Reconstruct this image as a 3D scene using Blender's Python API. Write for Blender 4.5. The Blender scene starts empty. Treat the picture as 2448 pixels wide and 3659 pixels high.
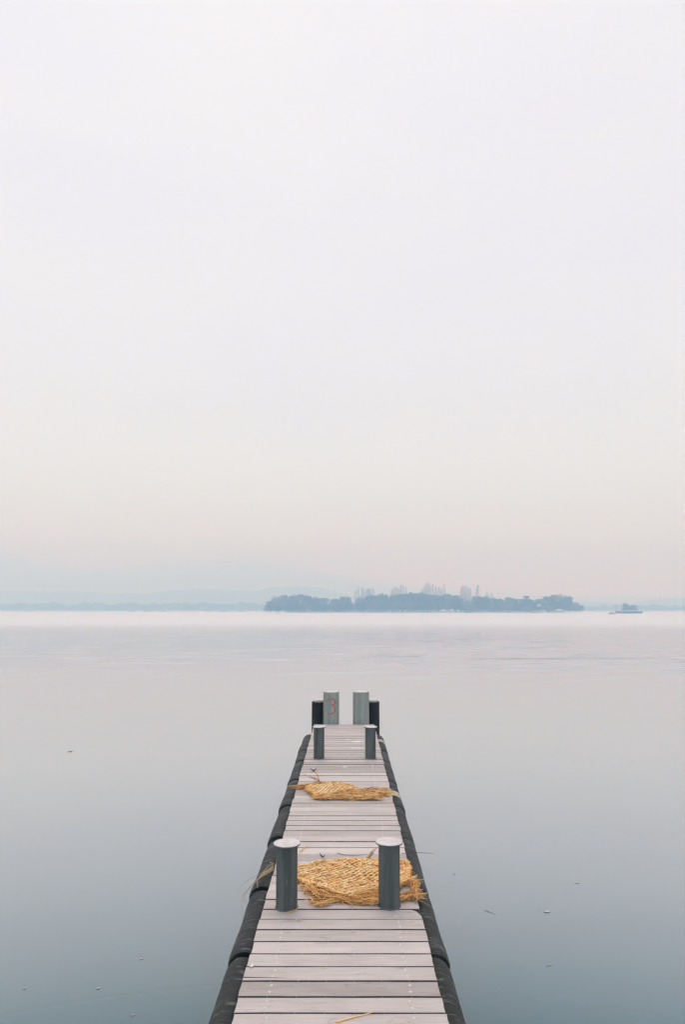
import bpy, bmesh, math, random
from mathutils import Vector, Matrix, noise
R = math.radians
PI = math.pi
S = bpy.context.scene
COL = S.collection
rnd = random.Random(7)

# ------------------------------------------------------------------ camera
F = 26 / 36 * 3659.0            # focal length in photo pixels
CX, CY = 1224.0, 1829.5
HORIZON = 2180.0
PITCH = math.atan((HORIZON - CY) / F)
YAW = R(0.26)
DECK = 0.45                     # deck top above the water
CAM = Vector((0.026, 0.0, DECK + 1.65))

cam_d = bpy.data.cameras.new("camera")
cam = bpy.data.objects.new("camera", cam_d)
COL.objects.link(cam)
cam.location = CAM
cam.rotation_euler = (PI / 2 + PITCH, 0, YAW)
cam_d.sensor_fit = 'VERTICAL'
cam_d.sensor_height = 36
cam_d.lens = 26
cam_d.clip_start = 0.05
cam_d.clip_end = 20000
S.camera = cam


def ray(u, v):
    a = (v - CY) / F
    b = (u - CX) / F
    y = math.cos(PITCH) + a * math.sin(PITCH)
    z = math.sin(PITCH) - a * math.cos(PITCH)
    c, s = math.cos(YAW), math.sin(YAW)
    return Vector((b * c - y * s, b * s + y * c, z))


def on(u, v, z=DECK):
    """where the line of sight of photo pixel (u, v) meets height z"""
    d = ray(u, v)
    return CAM + d * ((z - CAM.z) / d.z)


def at(u, v, Y):
    d = ray(u, v)
    return CAM + d * (Y / d.y)


def c1(x, y, z=DECK):            # measured patches of the photograph
    return on(860 + x * .4464, 2960 + y * .4462, z)


def c2(x, y, z=DECK):
    return on(700 + x * .6378, 3240 + y * .6378, z)


def c7(x, y, z=DECK):
    return on(980 + x * .3444, 2680 + y * .3444, z)


# ------------------------------------------------------------------ helpers
class MB:
    """collects faces (with a tone number per face) for one mesh"""
    def __init__(self):
        self.v, self.f, self.t, self.m = [], [], [], []

    def add(self, vs, fs, tone=0.5, mi=0):
        o = len(self.v)
        self.v += [tuple(p) for p in vs]
        for f in fs:
            self.f.append([i + o for i in f])
            self.t.append(tone)
            self.m.append(mi)

    def box(self, x0, x1, y0, y1, z0, z1, tone=.5, mi=0):
        self.add([(x0, y0, z0), (x1, y0, z0), (x1, y1, z0), (x0, y1, z0), (x0, y0, z1), (x1, y0, z1), (x1, y1, z1), (x0, y1, z1)],
                 [(3, 2, 1, 0), (4, 5, 6, 7), (0, 1, 5, 4), (1, 2, 6, 5), (2, 3, 7, 6), (3, 0, 4, 7)], tone, mi)

    def prism(self, pts, z0, z1, tone=.5, mi=0):
        n = len(pts)
        self.add([(p[0], p[1], z0) for p in pts] + [(p[0], p[1], z1) for p in pts],
                 [list(range(n - 1, -1, -1)), list(range(n, 2 * n))] + [(i, (i + 1) % n, n + (i + 1) % n, n + i) for i in range(n)], tone, mi)

    def tube(self, pts, r, sides=4, tone=.5, flat=1.0, mi=0, caps=True):
        pts = [Vector(p) for p in pts]
        n = len(pts)
        rr = r if isinstance(r, (list, tuple)) else [r] * n
        vs, fs = [], []
        for i, p in enumerate(pts):
            d = (pts[min(i + 1, n - 1)] - pts[max(i - 1, 0)])
            if d.length < 1e-9:
                d = Vector((0, 0, 1))
            d.normalize()
            ref = Vector((0, 0, 1)) if abs(d.z) < .95 else Vector((1, 0, 0))
            a = d.cross(ref).normalized()
            b = a.cross(d).normalized()
            for k in range(sides):
                t = 2 * PI * (k + .5) / sides
                vs.append(p + a * math.cos(t) * rr[i] + b * math.sin(t) * rr[i] * flat)
        for i in range(n - 1):
            for k in range(sides):
                k2 = (k + 1) % sides
                fs.append((i * sides + k, (i + 1) * sides + k, (i + 1) * sides + k2, i * sides + k2))
        if caps:
            fs.append(list(range(sides)))
            fs.append(list(range(n * sides - 1, (n - 1) * sides - 1, -1)))
        self.add(vs, fs, tone, mi)

    def lathe(self, prof, n=32, tone=.5, mi=0, c=(0, 0, 0), closed=False):
        """prof: (radius, z) pairs turned about z; radius 0 closes"""
        vs, fs = [], []
        ring = []
        for r, z in prof:
            if r <= 1e-6:
                ring.append([len(vs)])
                vs.append((c[0], c[1], c[2] + z))
            else:
                ring.append(list(range(len(vs), len(vs) + n)))
                for k in range(n):
                    t = 2 * PI * k / n
                    vs.append((c[0] + r * math.cos(t), c[1] + r * math.sin(t), c[2] + z))
        for i in range(len(ring) - 1):
            a, b = ring[i], ring[i + 1]
            for k in range(n):
                k2 = (k + 1) % n
                if len(a) == 1 and len(b) == 1:
                    continue
                if len(a) == 1:
                    fs.append((a[0], b[k2], b[k]))
                elif len(b) == 1:
                    fs.append((a[k], a[k2], b[0]))
                else:
                    fs.append((a[k], a[k2], b[k2], b[k]))
        self.add(vs, fs, tone, mi)

    def build(self, name, mats, parent=None, smooth=False, loc=None):
        me = bpy.data.meshes.new(name)
        me.from_pydata(self.v, [], self.f)
        if not isinstance(mats, (list, tuple)):
            mats = [mats]
        for m in mats:
            me.materials.append(m)
        at_ = me.attributes.new('tone', 'FLOAT', 'FACE')
        at_.data.foreach_set('value', self.t)
        me.polygons.foreach_set('material_index', self.m)
        if smooth:
            me.polygons.foreach_set('use_smooth', [True] * len(me.polygons))
        me.update()
        o = bpy.data.objects.new(name, me)
        COL.objects.link(o)
        if parent:
            o.parent = parent
        if loc is not None:
            o.location = loc
        return o


def tag(o, label=None, cat=None, group=None, kind=None):
    for k, v in (('label', label), ('category', cat), ('group', group), ('kind', kind)):
        if v:
            o[k] = v
    return o


def empty(name, loc=(0, 0, 0), rz=0, sc=1):
    o = bpy.data.objects.new(name, None)
    COL.objects.link(o)
    o.location = loc
    o.rotation_euler = (0, 0, rz)
    o.scale = (sc, sc, sc) if not isinstance(sc, tuple) else sc
    return o


def copy_tree(o, parent=None):
    c = o.copy()
    COL.objects.link(c)
    c.parent = parent
    for ch in list(o.children):
        copy_tree(ch, c)
    return c


def auto_smooth(o, ang=40):
    me = o.data
    me.polygons.foreach_set('use_smooth', [True] * len(me.polygons))
    bm = bmesh.new()
    bm.from_mesh(me)
    for e in bm.edges:
        e.smooth = not (len(e.link_faces) == 2 and e.calc_face_angle(0) > R(ang))
    bm.to_mesh(me)
    bm.free()
    return o


# ------------------------------------------------------------------ materials
class NT:
    def __init__(self, nt):
        self.nt = nt

    def n(self, typ, **kw):
        x = self.nt.nodes.new(typ)
        for k, v in kw.items():
            if k.startswith('i_'):
                x.inputs[k[2:].replace('_', ' ')].default_value = v
            else:
                setattr(x, k, v)
        return x

    def l(self, a, b):
        self.nt.links.new(a, b)

    def noise(self, vec, scale, detail=4, rough=.55, dist=0):
        x = self.n('ShaderNodeTexNoise', i_Scale=scale, i_Detail=detail, i_Roughness=rough, i_Distortion=dist)
        self.l(vec, x.inputs['Vector'])
        return x.outputs['Fac']

    def map(self, vec, sc, loc=(0, 0, 0)):
        x = self.n('ShaderNodeMapping')
        x.inputs['Scale'].default_value = sc
        x.inputs['Location'].default_value = loc
        self.l(vec, x.inputs['Vector'])
        return x.outputs['Vector']

    def ramp(self, fac, stops, interp='LINEAR'):
        x = self.n('ShaderNodeValToRGB')
        cr = x.color_ramp
        cr.interpolation = interp
        while len(cr.elements) < len(stops):
            cr.elements.new(.5)
        for e, (p, c) in zip(cr.elements, stops):
            e.position = p
            e.color = (*c, 1) if len(c) == 3 else c
        self.l(fac, x.inputs['Fac'])
        return x.outputs['Color']

    def rng(self, fac, a, b, c=0., d=1.):
        x = self.n('ShaderNodeMapRange')
        for k, v in zip(('From Min', 'From Max', 'To Min', 'To Max'), (a, b, c, d)):
            x.inputs[k].default_value = v
        self.l(fac, x.inputs['Value'])
        return x.outputs['Result']

    def math(self, op, a, b=None):
        x = self.n('ShaderNodeMath', operation=op)
        for i, q in enumerate((a, b)):
            if q is None:
                continue
            if isinstance(q, (int, float)):
                x.inputs[i].default_value = q
            else:
                self.l(q, x.inputs[i])
        return x.outputs[0]

    def mix(self, fac, a, b, blend='MIX'):
        x = self.n('ShaderNodeMix', data_type='RGBA', blend_type=blend)
        for s, q in ((x.inputs[0], fac), (x.inputs[6], a), (x.inputs[7], b)):
            if isinstance(q, (int, float)):
                s.default_value = q
            elif isinstance(q, (tuple, list)):
                s.default_value = (*q, 1) if len(q) == 3 else q
            else:
                self.l(q, s)
        return x.outputs[2]

    def bump(self, h, strength=.3, dist=.01, normal=None):
        x = self.n('ShaderNodeBump')
        x.inputs['Strength'].default_value = strength
        x.inputs['Distance'].default_value = dist
        self.l(h, x.inputs['Height'])
        if normal is not None:
            self.l(normal, x.inputs['Normal'])
        return x.outputs['Normal']


def material(name):
    m = bpy.data.materials.new(name)
    m.use_nodes = True
    t = NT(m.node_tree)
    p = m.node_tree.nodes['Principled BSDF']
    tc = t.n('ShaderNodeTexCoord')
    return m, t, p, tc.outputs['Object']


def attr(t, name='tone'):
    return t.n('ShaderNodeAttribute', attribute_name=name).outputs['Fac']


def mat_plain(name, col, rough=.7, var=.25, scale=3., metal=0.):
    m, t, p, oc = material(name)
    f = t.noise(oc, scale, 5)
    lo = tuple(c * (1 - var) for c in col)
    hi = tuple(min(1, c * (1 + var)) for c in col)
    t.l(t.ramp(f, [(.3, lo), (.7, hi)]), p.inputs['Base Color'])
    p.inputs['Roughness'].default_value = rough
    p.inputs['Metallic'].default_value = metal
    return m


def mat_wood():
    m, t, p, oc = material('weathered_decking')
    tone = attr(t)
    off = t.n('ShaderNodeCombineXYZ')
    t.l(t.math('MULTIPLY', tone, 37.0), off.inputs['X'])
    t.l(t.math('MULTIPLY', tone, 11.0), off.inputs['Z'])
    va = t.n('ShaderNodeVectorMath', operation='ADD')
    t.l(oc, va.inputs[0]); t.l(off.outputs[0], va.inputs[1])
    v = va.outputs[0]
    grain = t.noise(t.map(v, (5, 160, 40)), 1, 6, .6, .3)
    fine = t.noise(t.map(v, (22, 420, 60)), 1, 3, .6)
    blot = t.noise(t.map(v, (3, 9, 3)), 1, 4, .6)
    dirt = t.noise(t.map(v, (10, 34, 10)), 1, 5, .7, .6)
    base = t.ramp(tone, [(0, (.43, .395, .380)), (.35, (.55, .505, .488)), (.7, (.62, .57, .55)), (1, (.70, .645, .62))])
    c = t.mix(t.rng(grain, .35, .7), t.mix(1, base, (.80, .78, .77), 'MULTIPLY'), base)
    c = t.mix(t.rng(blot, .42, .72, 0, .6), c, t.mix(1, c, (.78, .76, .76), 'MULTIPLY'))
    c = t.mix(t.rng(fine, .62, .8, 0, .35), c, (.20, .165, .145))
    c = t.mix(t.rng(dirt, .60, .74, 0, .75), c, (.17, .135, .11))
    t.l(c, p.inputs['Base Color'])
    t.l(t.rng(blot, .3, .7, .5, .72), p.inputs['Roughness'])
    p.inputs['Specular IOR Level'].default_value = .35
    h = t.math('ADD', t.math('MULTIPLY', grain, .7), t.math('MULTIPLY', fine, .4))
    t.l(t.bump(h, .35, .002), p.inputs['Normal'])
    return m


def mat_rubber(name='black_rubber', k=1.0):
    m, t, p, oc = material(name)
    tone = attr(t)
    rings = t.noise(t.map(oc, (3, 48, 3)), 1, 5, .65, .2)
    scuff = t.noise(t.map(oc, (9, 34, 9), (5, 3, 2)), 1, 6, .7, .8)
    dust = t.noise(oc, 6, 5, .6)
    c = t.mix(t.rng(dust, .35, .7), (.007 * k, .008 * k, .0085 * k), (.018 * k, .022 * k, .023 * k))
    c = t.mix(t.rng(scuff, .55, .70, 0, .8 * k), c, (.19, .23, .24))
    t.l(c, p.inputs['Base Color'])
    t.l(t.rng(dust, .3, .7, .5, .75), p.inputs['Roughness'])
    p.inputs['Specular IOR Level'].default_value = .28
    t.l(t.bump(rings, .5, .006), p.inputs['Normal'])
    return m


def mat_steel(name, lo, hi, rust=.5, streak=(14, 14, 1.2)):
    m, t, p, oc = material(name)
    st = t.noise(t.map(oc, streak), 1, 6, .7, .5)
    bl = t.noise(oc, 9, 5, .65)
    c = t.mix(t.rng(st, .40, .60), lo, hi)
    c = t.mix(t.rng(bl, .58, .75, 0, .6), c, tuple(min(1, x * 1.5) for x in hi))
    c = t.mix(t.rng(t.noise(t.map(oc, (22, 22, 7), (3, 1, 4)), 1, 6, .7, .6), .62, .72, 0, rust), c, (.085, .055, .028))
    c = t.mix(t.rng(t.noise(oc, 60, 4, .7), .64, .72, 0, .5), c, (.03, .03, .028))
    sc_ = t.noise(t.map(oc, (70, 70, 5), (1, 2, 3)), 1, 4, .7, .3)
    c = t.mix(t.rng(sc_, .64, .72, 0, .45), c, tuple(min(1, x * 2.3) for x in hi))
    t.l(c, p.inputs['Base Color'])
    t.l(t.rng(bl, .3, .7, .48, .72), p.inputs['Roughness'])
    p.inputs['Specular IOR Level'].default_value = .4
    t.l(t.bump(bl, .25, .002), p.inputs['Normal'])
    return m


def mat_faded():
    m, t, p, oc = material('faded_red_paint')
    f = t.noise(oc, 38, 5, .7)
    t.l(t.ramp(f, [(.5, (.47, .10, .07)), (.64, (.42, .14, .11)), (.78, (.27, .23, .20))]), p.inputs['Base Color'])
    p.inputs['Roughness'].default_value = .65
    return m


def mat_cap():
    m, t, p, oc = material('weathered_cap')
    bl = t.noise(oc, 18, 5, .65)
    sp = t.noise(oc, 55, 4, .7)
    c = t.ramp(bl, [(.3, (.50, .47, .46)), (.55, (.64, .60, .60)), (.75, (.72, .69, .69))])
    c = t.mix(t.rng(sp, .64, .74, 0, .8), c, (.17, .13, .10))
    t.l(c, p.inputs['Base Color'])
    p.inputs['Roughness'].default_value = .6
    t.l(t.bump(sp, .2, .002), p.inputs['Normal'])
    return m


def mat_straw():
    m, t, p, oc = material('straw')
    tone = attr(t)
    base = t.ramp(tone, [(0, (.20, .075, .016)), (.2, (.42, .18, .045)), (.5, (.82, .45, .14)), (.8, (.97, .66, .29)), (1, (.98, .82, .50))])
    f = t.noise(oc, 60, 4, .6)
    c = t.mix(t.rng(f, .35, .7, .0, .4), base, t.mix(1, base, (.68, .55, .42), 'MULTIPLY'))
    t.l(c, p.inputs['Base Color'])
    p.inputs['Roughness'].default_value = .55
    return m


def mat_leaf(name, lo, hi, scale):
    m, t, p, oc = material(name)
    tone = attr(t)
    c = t.ramp(tone, [(0, lo), (1, hi)])
    f = t.noise(oc, scale, 3, .6)
    c = t.mix(t.rng(f, .35, .68, 0, .7), c, t.mix(1, c, (.5, .55, .6), 'MULTIPLY'))
    t.l(c, p.inputs['Base Color'])
    p.inputs['Roughness'].default_value = .7
    p.inputs['Specular IOR Level'].default_value = .2
    return m


def mat_water():
    m, t, p, oc = material('lake_water')
    # slow patches where the breeze touches the lake
    patch = t.noise(t.map(oc, (.030, .040, 1), (4.3, 1.7, 0)), 1, 3, .5, .4)
    sx = t.n('ShaderNodeSeparateXYZ')
    t.l(oc, sx.inputs[0])
    band = t.math('MULTIPLY', t.rng(sx.outputs['Y'], 20, 34), t.rng(sx.outputs['Y'], 78, 100, 1, 0))
    band = t.math('MULTIPLY', band, t.rng(t.math('ABSOLUTE', t.math('SUBTRACT', sx.outputs['X'], 4)), 8, 24, 1, .25))
    hue = t.noise(t.map(oc, (.16, .30, 1), (1, 5, 0)), 1, 4, .5, .3)
    c = t.mix(t.rng(hue, .3, .7), (.026, .110, .138), (.054, .134, .152))
    # slopes of the ripples, read straight from noise so that far ones keep their tilt
    amp = t.math('MULTIPLY', band, t.rng(patch, .36, .60, .15, 1.))
    crest = t.noise(t.map(oc, (.22, 1.05, 1), (2, 7, 0)), 1, 2, .5, .35)
    crest = t.rng(crest, .54, .66, 0, 1)
    fine = t.noise(t.map(oc, (.9, 3.2, 1), (3, 1, 0)), 1, 2, .5, .2)
    slope = t.math('MULTIPLY', t.math('ADD', t.math('MULTIPLY', crest, .36), t.math('MULTIPLY', t.math('SUBTRACT', fine, .5), .06)), amp)
    swell = t.noise(t.map(oc, (.35, .9, 1), (9, 4, 0)), 1, 2, .5, .2)
    slope = t.math('ADD', slope, t.math('MULTIPLY', t.math('SUBTRACT', swell, .5), .012))
    vec = t.n('ShaderNodeCombineXYZ')
    t.l(t.math('MULTIPLY', slope, -1.0), vec.inputs['Y'])
    vec.inputs['Z'].default_value = 1
    vn = t.n('ShaderNodeVectorMath', operation='NORMALIZE')
    t.l(vec.outputs[0], vn.inputs[0])
    nrm = vn.outputs[0]
    # turbid body below, mirror on top, the mirror growing towards grazing angles
    body = t.n('ShaderNodeBsdfDiffuse')
    t.l(c, body.inputs['Color'])
    mir = t.n('ShaderNodeBsdfGlossy', i_Roughness=.10)
    t.l(t.rng(sx.outputs['Y'], 45, 120, .06, .27), mir.inputs['Roughness'])
    mir.inputs['Color'].default_value = (.965, .945, .962, 1)
    t.l(nrm, mir.inputs['Normal'])
    lw = t.n('ShaderNodeLayerWeight', i_Blend=.5)
    t.l(nrm, lw.inputs['Normal'])
    g1 = lambda q: (q, q, q)
    fr = t.ramp(lw.outputs['Facing'], [(0, g1(.02)), (.40, g1(.05)), (.546, g1(.16)), (.616, g1(.33)), (.708, g1(.52)), (.814, g1(.71)), (.918, g1(.86)), (1, g1(.905))])
    mx = t.n('ShaderNodeMixShader')
    t.l(fr, mx.inputs[0]); t.l(body.outputs[0], mx.inputs[1]); t.l(mir.outputs[0], mx.inputs[2])
    t.l(mx.outputs[0], m.node_tree.nodes['Material Output'].inputs['Surface'])
    return m


M = {}
M['wood'] = mat_wood()
M['rubber'] = mat_rubber()
M['sleeve'] = mat_rubber('sleeve_rubber', .35)
M['bollard'] = mat_steel('bollard_paint', (.038, .045, .043), (.095, .103, .098), .6)
M['pile'] = mat_steel('pile_paint', (.21, .226, .20), (.32, .335, .30), .55)
M['cap'] = mat_cap()
M['straw'] = mat_straw()
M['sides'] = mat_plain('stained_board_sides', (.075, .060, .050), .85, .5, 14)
M['screw'] = mat_plain('screw_steel', (.62, .61, .58), .35, .2, 200, .6)
M['beam'] = mat_plain('dark_timber', (.035, .028, .023), .8, .3, 8)
M['float'] = mat_plain('grey_plastic_float', (.06, .065, .07), .6, .2, 4)
M['red'] = mat_faded()
M['white'] = mat_plain('white_splash', (.80, .78, .76), .6, .08, 40)
M['strap'] = mat_plain('pale_strap', (.36, .34, .30), .7, .3, 40)
M['twig'] = mat_plain('grass_stalk', (.055, .045, .035), .7, .4, 60)
M['palestalk'] = mat_plain('dry_grass', (.36, .26, .14), .7, .35, 60)
M['afloat'] = mat_plain('bleached_scrap', (.52, .53, .52), .7, .2, 60)
M['darkleaf'] = mat_plain('dark_leaf', (.018, .014, .012), .6, .4, 80)
M['paleleaf'] = mat_plain('pale_leaf', (.50, .42, .36), .6, .2, 60)
M['greenleaf'] = mat_plain('green_leaf', (.12, .12, .04), .6, .2, 60)
M['crown_dark'] = mat_leaf('evergreen_foliage', (.010, .026, .032), (.062, .098, .084), .25)
M['crown_mid'] = mat_leaf('green_foliage', (.035, .055, .038), (.17, .195, .125), .25)
M['crown_grey'] = mat_leaf('winter_foliage', (.11, .105, .095), (.22, .20, .185), .25)
M['bark'] = mat_plain('bark', (.075, .060, .052), .9, .3, 3)
M['bare'] = mat_plain('bare_twigs', (.42, .33, .30), .9, .25, 1)
M['land'] = mat_plain('shore_ground', (.10, .10, .075), .95, .3, .2)
M['stone'] = mat_plain('stone_edge', (.16, .15, .14), .9, .3, .8)
M['hill'] = mat_leaf('wooded_slope', (.05, .065, .055), (.13, .145, .12), .02)
M['boatwhite'] = mat_plain('white_boat_paint', (.78, .76, .72), .5, .08, 2)
M['boatcream'] = mat_plain('cream_boat_paint', (.72, .62, .42), .5, .1, 2)
M['boatblue'] = mat_plain('blue_grey_boat_paint', (.26, .34, .42), .5, .15, 2)
M['boatwall'] = mat_plain('pale_blue_cabin_paint', (.50, .58, .66), .5, .1, 2)
M['boatroof'] = mat_plain('grey_roof_tiles', (.34, .38, .43), .7, .2, 4)
M['boatdark'] = mat_plain('dark_boat_wood', (.02, .015, .02), .6, .3, 3)
M['glass'] = mat_plain('dark_window_glass', (.05, .06, .07), .15, .1, 2)
M['wallwhite'] = mat_plain('white_plaster', (.80, .79, .77), .8, .06, 2)
M['water'] = mat_water()

# ------------------------------------------------------------------ sky and light
SUN_EL, SUN_AZ = R(72), R(-12)
W = bpy.data.worlds.new("World")
S.world = W
W.use_nodes = True
wt = NT(W.node_tree)
bg = W.node_tree.nodes['Background']
sky = wt.n('ShaderNodeTexSky', sky_type='NISHITA', sun_disc=False)
sky.sun_elevation = SUN_EL
sky.sun_rotation = SUN_AZ
sky.air_density = 1.0
sky.dust_density = 3.0
tc = wt.n('ShaderNodeTexCoord')
hsv = wt.n('ShaderNodeHueSaturation')
hsv.inputs['Saturation'].default_value = .25
hsv.inputs['Value'].default_value = .8
wt.l(sky.outputs[0], hsv.inputs['Color'])
cl1 = wt.noise(wt.map(tc.outputs['Generated'], (1.1, 1.1, 3.2), (.3, 1.2, .4)), 1.6, 5, .55, .5)
cl2 = wt.noise(wt.map(tc.outputs['Generated'], (1, 1, 2.4), (5.3, 2.2, 1.4)), 2.6, 5, .6, .4)
over = wt.ramp(cl1, [(.38, (8.5, 8.15, 9.1)), (.5, (8.8, 8.58, 8.85)), (.62, (9.2, 9.05, 8.65))])
over = wt.mix(wt.rng(cl2, .46, .58, 0, .55), over, (8.9, 8.8, 8.6))
skycol = wt.mix(.95, hsv.outputs[0], over)
# an overcast that brightens towards the horizon, as thick bright mist does
sep = wt.n('ShaderNodeSeparateXYZ')
wt.l(tc.outputs['Generated'], sep.inputs[0])
low = wt.math('POWER', wt.math('SUBTRACT', 1.0, wt.math('ABSOLUTE', sep.outputs['Z'])), 5.0)
skycol = wt.mix(1, skycol, wt.ramp(low, [(0, (.785, .722, .698)), (.24, (.838, .85, .965)), (.48, (1.01, 1.38, 1.80)), (.7, (1.62, 2.85, 3.85)), (1, (5.2, 9.2, 11.5))]), 'MULTIPLY')
wt.l(skycol, bg.inputs['Color'])
bg.inputs['Strength'].default_value = .1

sun_d = bpy.data.lights.new("sun", 'SUN')
sun_d.energy = .95
sun_d.angle = R(26)
sun_d.color = (1, .97, .93)
sun = bpy.data.objects.new("sun", sun_d)
COL.objects.link(sun)
sdir = Vector((math.sin(SUN_AZ) * math.cos(SUN_EL), math.cos(SUN_AZ) * math.cos(SUN_EL), math.sin(SUN_EL)))
sun.rotation_euler = sdir.to_track_quat('Z', 'Y').to_euler()
sun.location = (0, 0, 60)

S.view_settings.view_transform = 'Standard'
S.view_settings.look = 'None'
S.view_settings.exposure = .31
S.view_settings.gamma = 1
S.view_settings.use_curve_mapping = False
S.render.engine = 'CYCLES'
S.cycles.max_bounces = 14
S.cycles.diffuse_bounces = 3
S.cycles.glossy_bounces = 3
S.cycles.volume_bounces = 10
S.cycles.use_denoising = True
S.cycles.caustics_reflective = False

# ------------------------------------------------------------------ air
HAZE_TOP = 372
mb = MB()
mb.box(-3300, 3300, -420, 5500, -1.5, HAZE_TOP)
hm = bpy.data.materials.new('haze_air')
hm.use_nodes = True
hm.node_tree.nodes.clear()
ho = hm.node_tree.nodes.new('ShaderNodeOutputMaterial')
hv = hm.node_tree.nodes.new('ShaderNodeVolumePrincipled')
hv.inputs['Color'].default_value = (.40, .67, 1.0, 1)
hv.inputs['Absorption Color'].default_value = (1, 1, 1, 1)
hv.inputs['Density'].default_value = .00178
hv.inputs['Anisotropy'].default_value = .5
hm.node_tree.links.new(hv.outputs[0], ho.inputs['Volume'])
haze = mb.build('haze', hm)
tag(haze, kind='stuff', label='pale blue haze hanging over the lake', cat='haze')

# ------------------------------------------------------------------ lake
mb = MB()
mb.add([(-3200, -400, 0), (3200, -400, 0), (3200, 1600, 0), (-3200, 1600, 0)], [(0, 1, 2, 3)])
tag(mb.build('water', M['water']), kind='structure', label='calm pale grey lake')

# ------------------------------------------------------------------ pier
HW = .4385
PITCHB = .1345
gap0 = on(1224, 3620.9).y        # a gap between two boards
END = on(1236, 2588).y
pier = tag(empty('pier', (0, 0, 0)), 'narrow weathered plank pier edged with black rubber fenders', 'pier')

deck = MB()      # boards (0), screw heads (1), the boards' dirty cut sides (2)
rb = random.Random(11)
k0 = int(math.floor((-1.6 - gap0) / PITCHB))
k1 = int(math.floor((END - gap0) / PITCHB))
gaps = {}
for k in range(k0, k1 + 2):
    w = rb.choice([.008, .010, .012, .012, .014, .015, .005])
    gaps[k] = (gap0 + k * PITCHB + rb.uniform(-.004, .004), w)
for k in range(0, 9):
    gaps[k] = (gap0 + k * PITCHB + rb.uniform(-.002, .002), rb.choice([.012, .014, .015]))
for v, w in ((2710.6, .022), (2948.6, .018), (3557, .016)):
    kk = round((on(1224, v).y - gap0) / PITCHB)
    gaps[kk] = (gaps[kk][0], w)
for k in range(k0, k1 + 1):
    y0 = gaps[k][0] + gaps[k][1] / 2
    y1 = gaps[k + 1][0] - gaps[k + 1][1] / 2
    if k == k1:
        y1 = min(y1, END + .03)
        if y1 - y0 < .05:
            continue
    tone = min(1, max(0, rb.gauss(.5, .24)))
    xl = -HW + rb.uniform(-.004, .004)
    xr = HW + rb.uniform(-.004, .004)
    sk = .0045                         # boards lie very slightly askew
    dz = rb.uniform(-.0025, .0015)
    def P(x, y):
        return (x, y + x * sk + rb.uniform(-.0012, .0012))
    nseg = 7
    lo = [P(xl + (xr - xl) * i / nseg, y0) for i in range(nseg + 1)]
    hi = [P(xl + (xr - xl) * i / nseg, y1) for i in range(nseg + 1)]
    left = [P(xl + rb.uniform(-.002, .002), y0 + (y1 - y0) * q) for q in (.66, .33)]
    right = [P(xr + rb.uniform(-.002, .002), y0 + (y1 - y0) * q) for q in (.33, .66)]
    if k == 2:                        # the split board: a wedge-shaped crack from its left end
        yc = y0 + .026
        left = [(xl, yc + .004), (xl + .24, yc - .010), (xl + .0, yc - .006)]
    if k == 7:                        # a corner broken off
        right = [(xr, y0 + .04), (xr - .012, y0 + .075), (xr - .02, y0 + .10)]
        hi[-1] = (xr - .045, hi[-1][1])
    outline = lo + right + hi[::-1] + left
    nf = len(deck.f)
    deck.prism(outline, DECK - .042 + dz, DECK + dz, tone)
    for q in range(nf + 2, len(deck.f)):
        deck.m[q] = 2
    for sx in (-.306, .303):
        for q in (.27, .74):
            if rb.random() < .06:
                continue
            x = sx + rb.uniform(-.007, .007)
            y = y0 + (y1 - y0) * q + x * sk
            r = .0074
            deck.lathe([(r, -.002), (r, .0012), (r * .6, .0028), (r * .35, .0016), (0, .0014)], 10, rb.random(), 1, (x, y, DECK + dz))
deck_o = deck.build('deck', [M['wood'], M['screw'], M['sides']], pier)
vg = deck_o.vertex_groups.new(name='boards')
vg.add(sorted({i for pl in deck_o.data.polygons if pl.material_index != 1 for i in pl.vertices}), 1.0, 'REPLACE')
bv = deck_o.modifiers.new('bevel', 'BEVEL')
bv.width = .0010
bv.material = 0
bv.segments = 2
bv.limit_method = 'VGROUP'
bv.vertex_group = 'boards'

for x in (-.31, 0, .31):
    b = MB()
    b.box(x - .035, x + .035, -1.55, END - .03, DECK - .17, DECK - .046)
    b.build('stringer', M['beam'], pier)
for x in (-1, 1):
    b = MB()
    xx = x * (HW - .035)
    b.box(xx - .018, xx + .018, -1.55, END - .02, DECK - .20, DECK - .046)
    b.build('side_board', M['beam'], pier)
for y in (-.6, 2.4, 5.4, 8.6):
    b = MB()
    b.box(-.36, .36, y - .75, y + .75, -.18, DECK - .18)
    o = b.build('float', M['float'], pier)
    q = o.modifiers.new('bevel', 'BEVEL'); q.width = .05; q.segments = 3
# white splashes on the boards by the far bollards
def blob(mbx, c, rx, ry, z, seed, n=26):
    r_ = random.Random(seed)
    ph = [r_.uniform(0, 6.28) for _ in range(4)]
    pts = []
    for i in range(n):
        t = 2 * PI * i / n
        k = 1 + .22 * math.sin(2 * t + ph[0]) + .18 * math.sin(3 * t + ph[1]) + .12 * math.sin(5 * t + ph[2])
        pts.append((c.x + rx * k * math.cos(t), c.y + ry * k * math.sin(t)))
    mbx.prism(pts, z - .004, z + .0015, .5)
for (u, v, rx, ry, s) in ((1244, 2643, .028, .012, 1), (1276, 2650, .075, .030, 2), (1276, 2673, .062, .022, 3), (1244, 2695, .016, .012, 4), (1234, 2740, .018, .012, 8)):
    sp = MB()
    blob(sp, on(u, v), rx, ry, DECK, s)
    sp.build('paint_splash', M['white'], pier)

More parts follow.
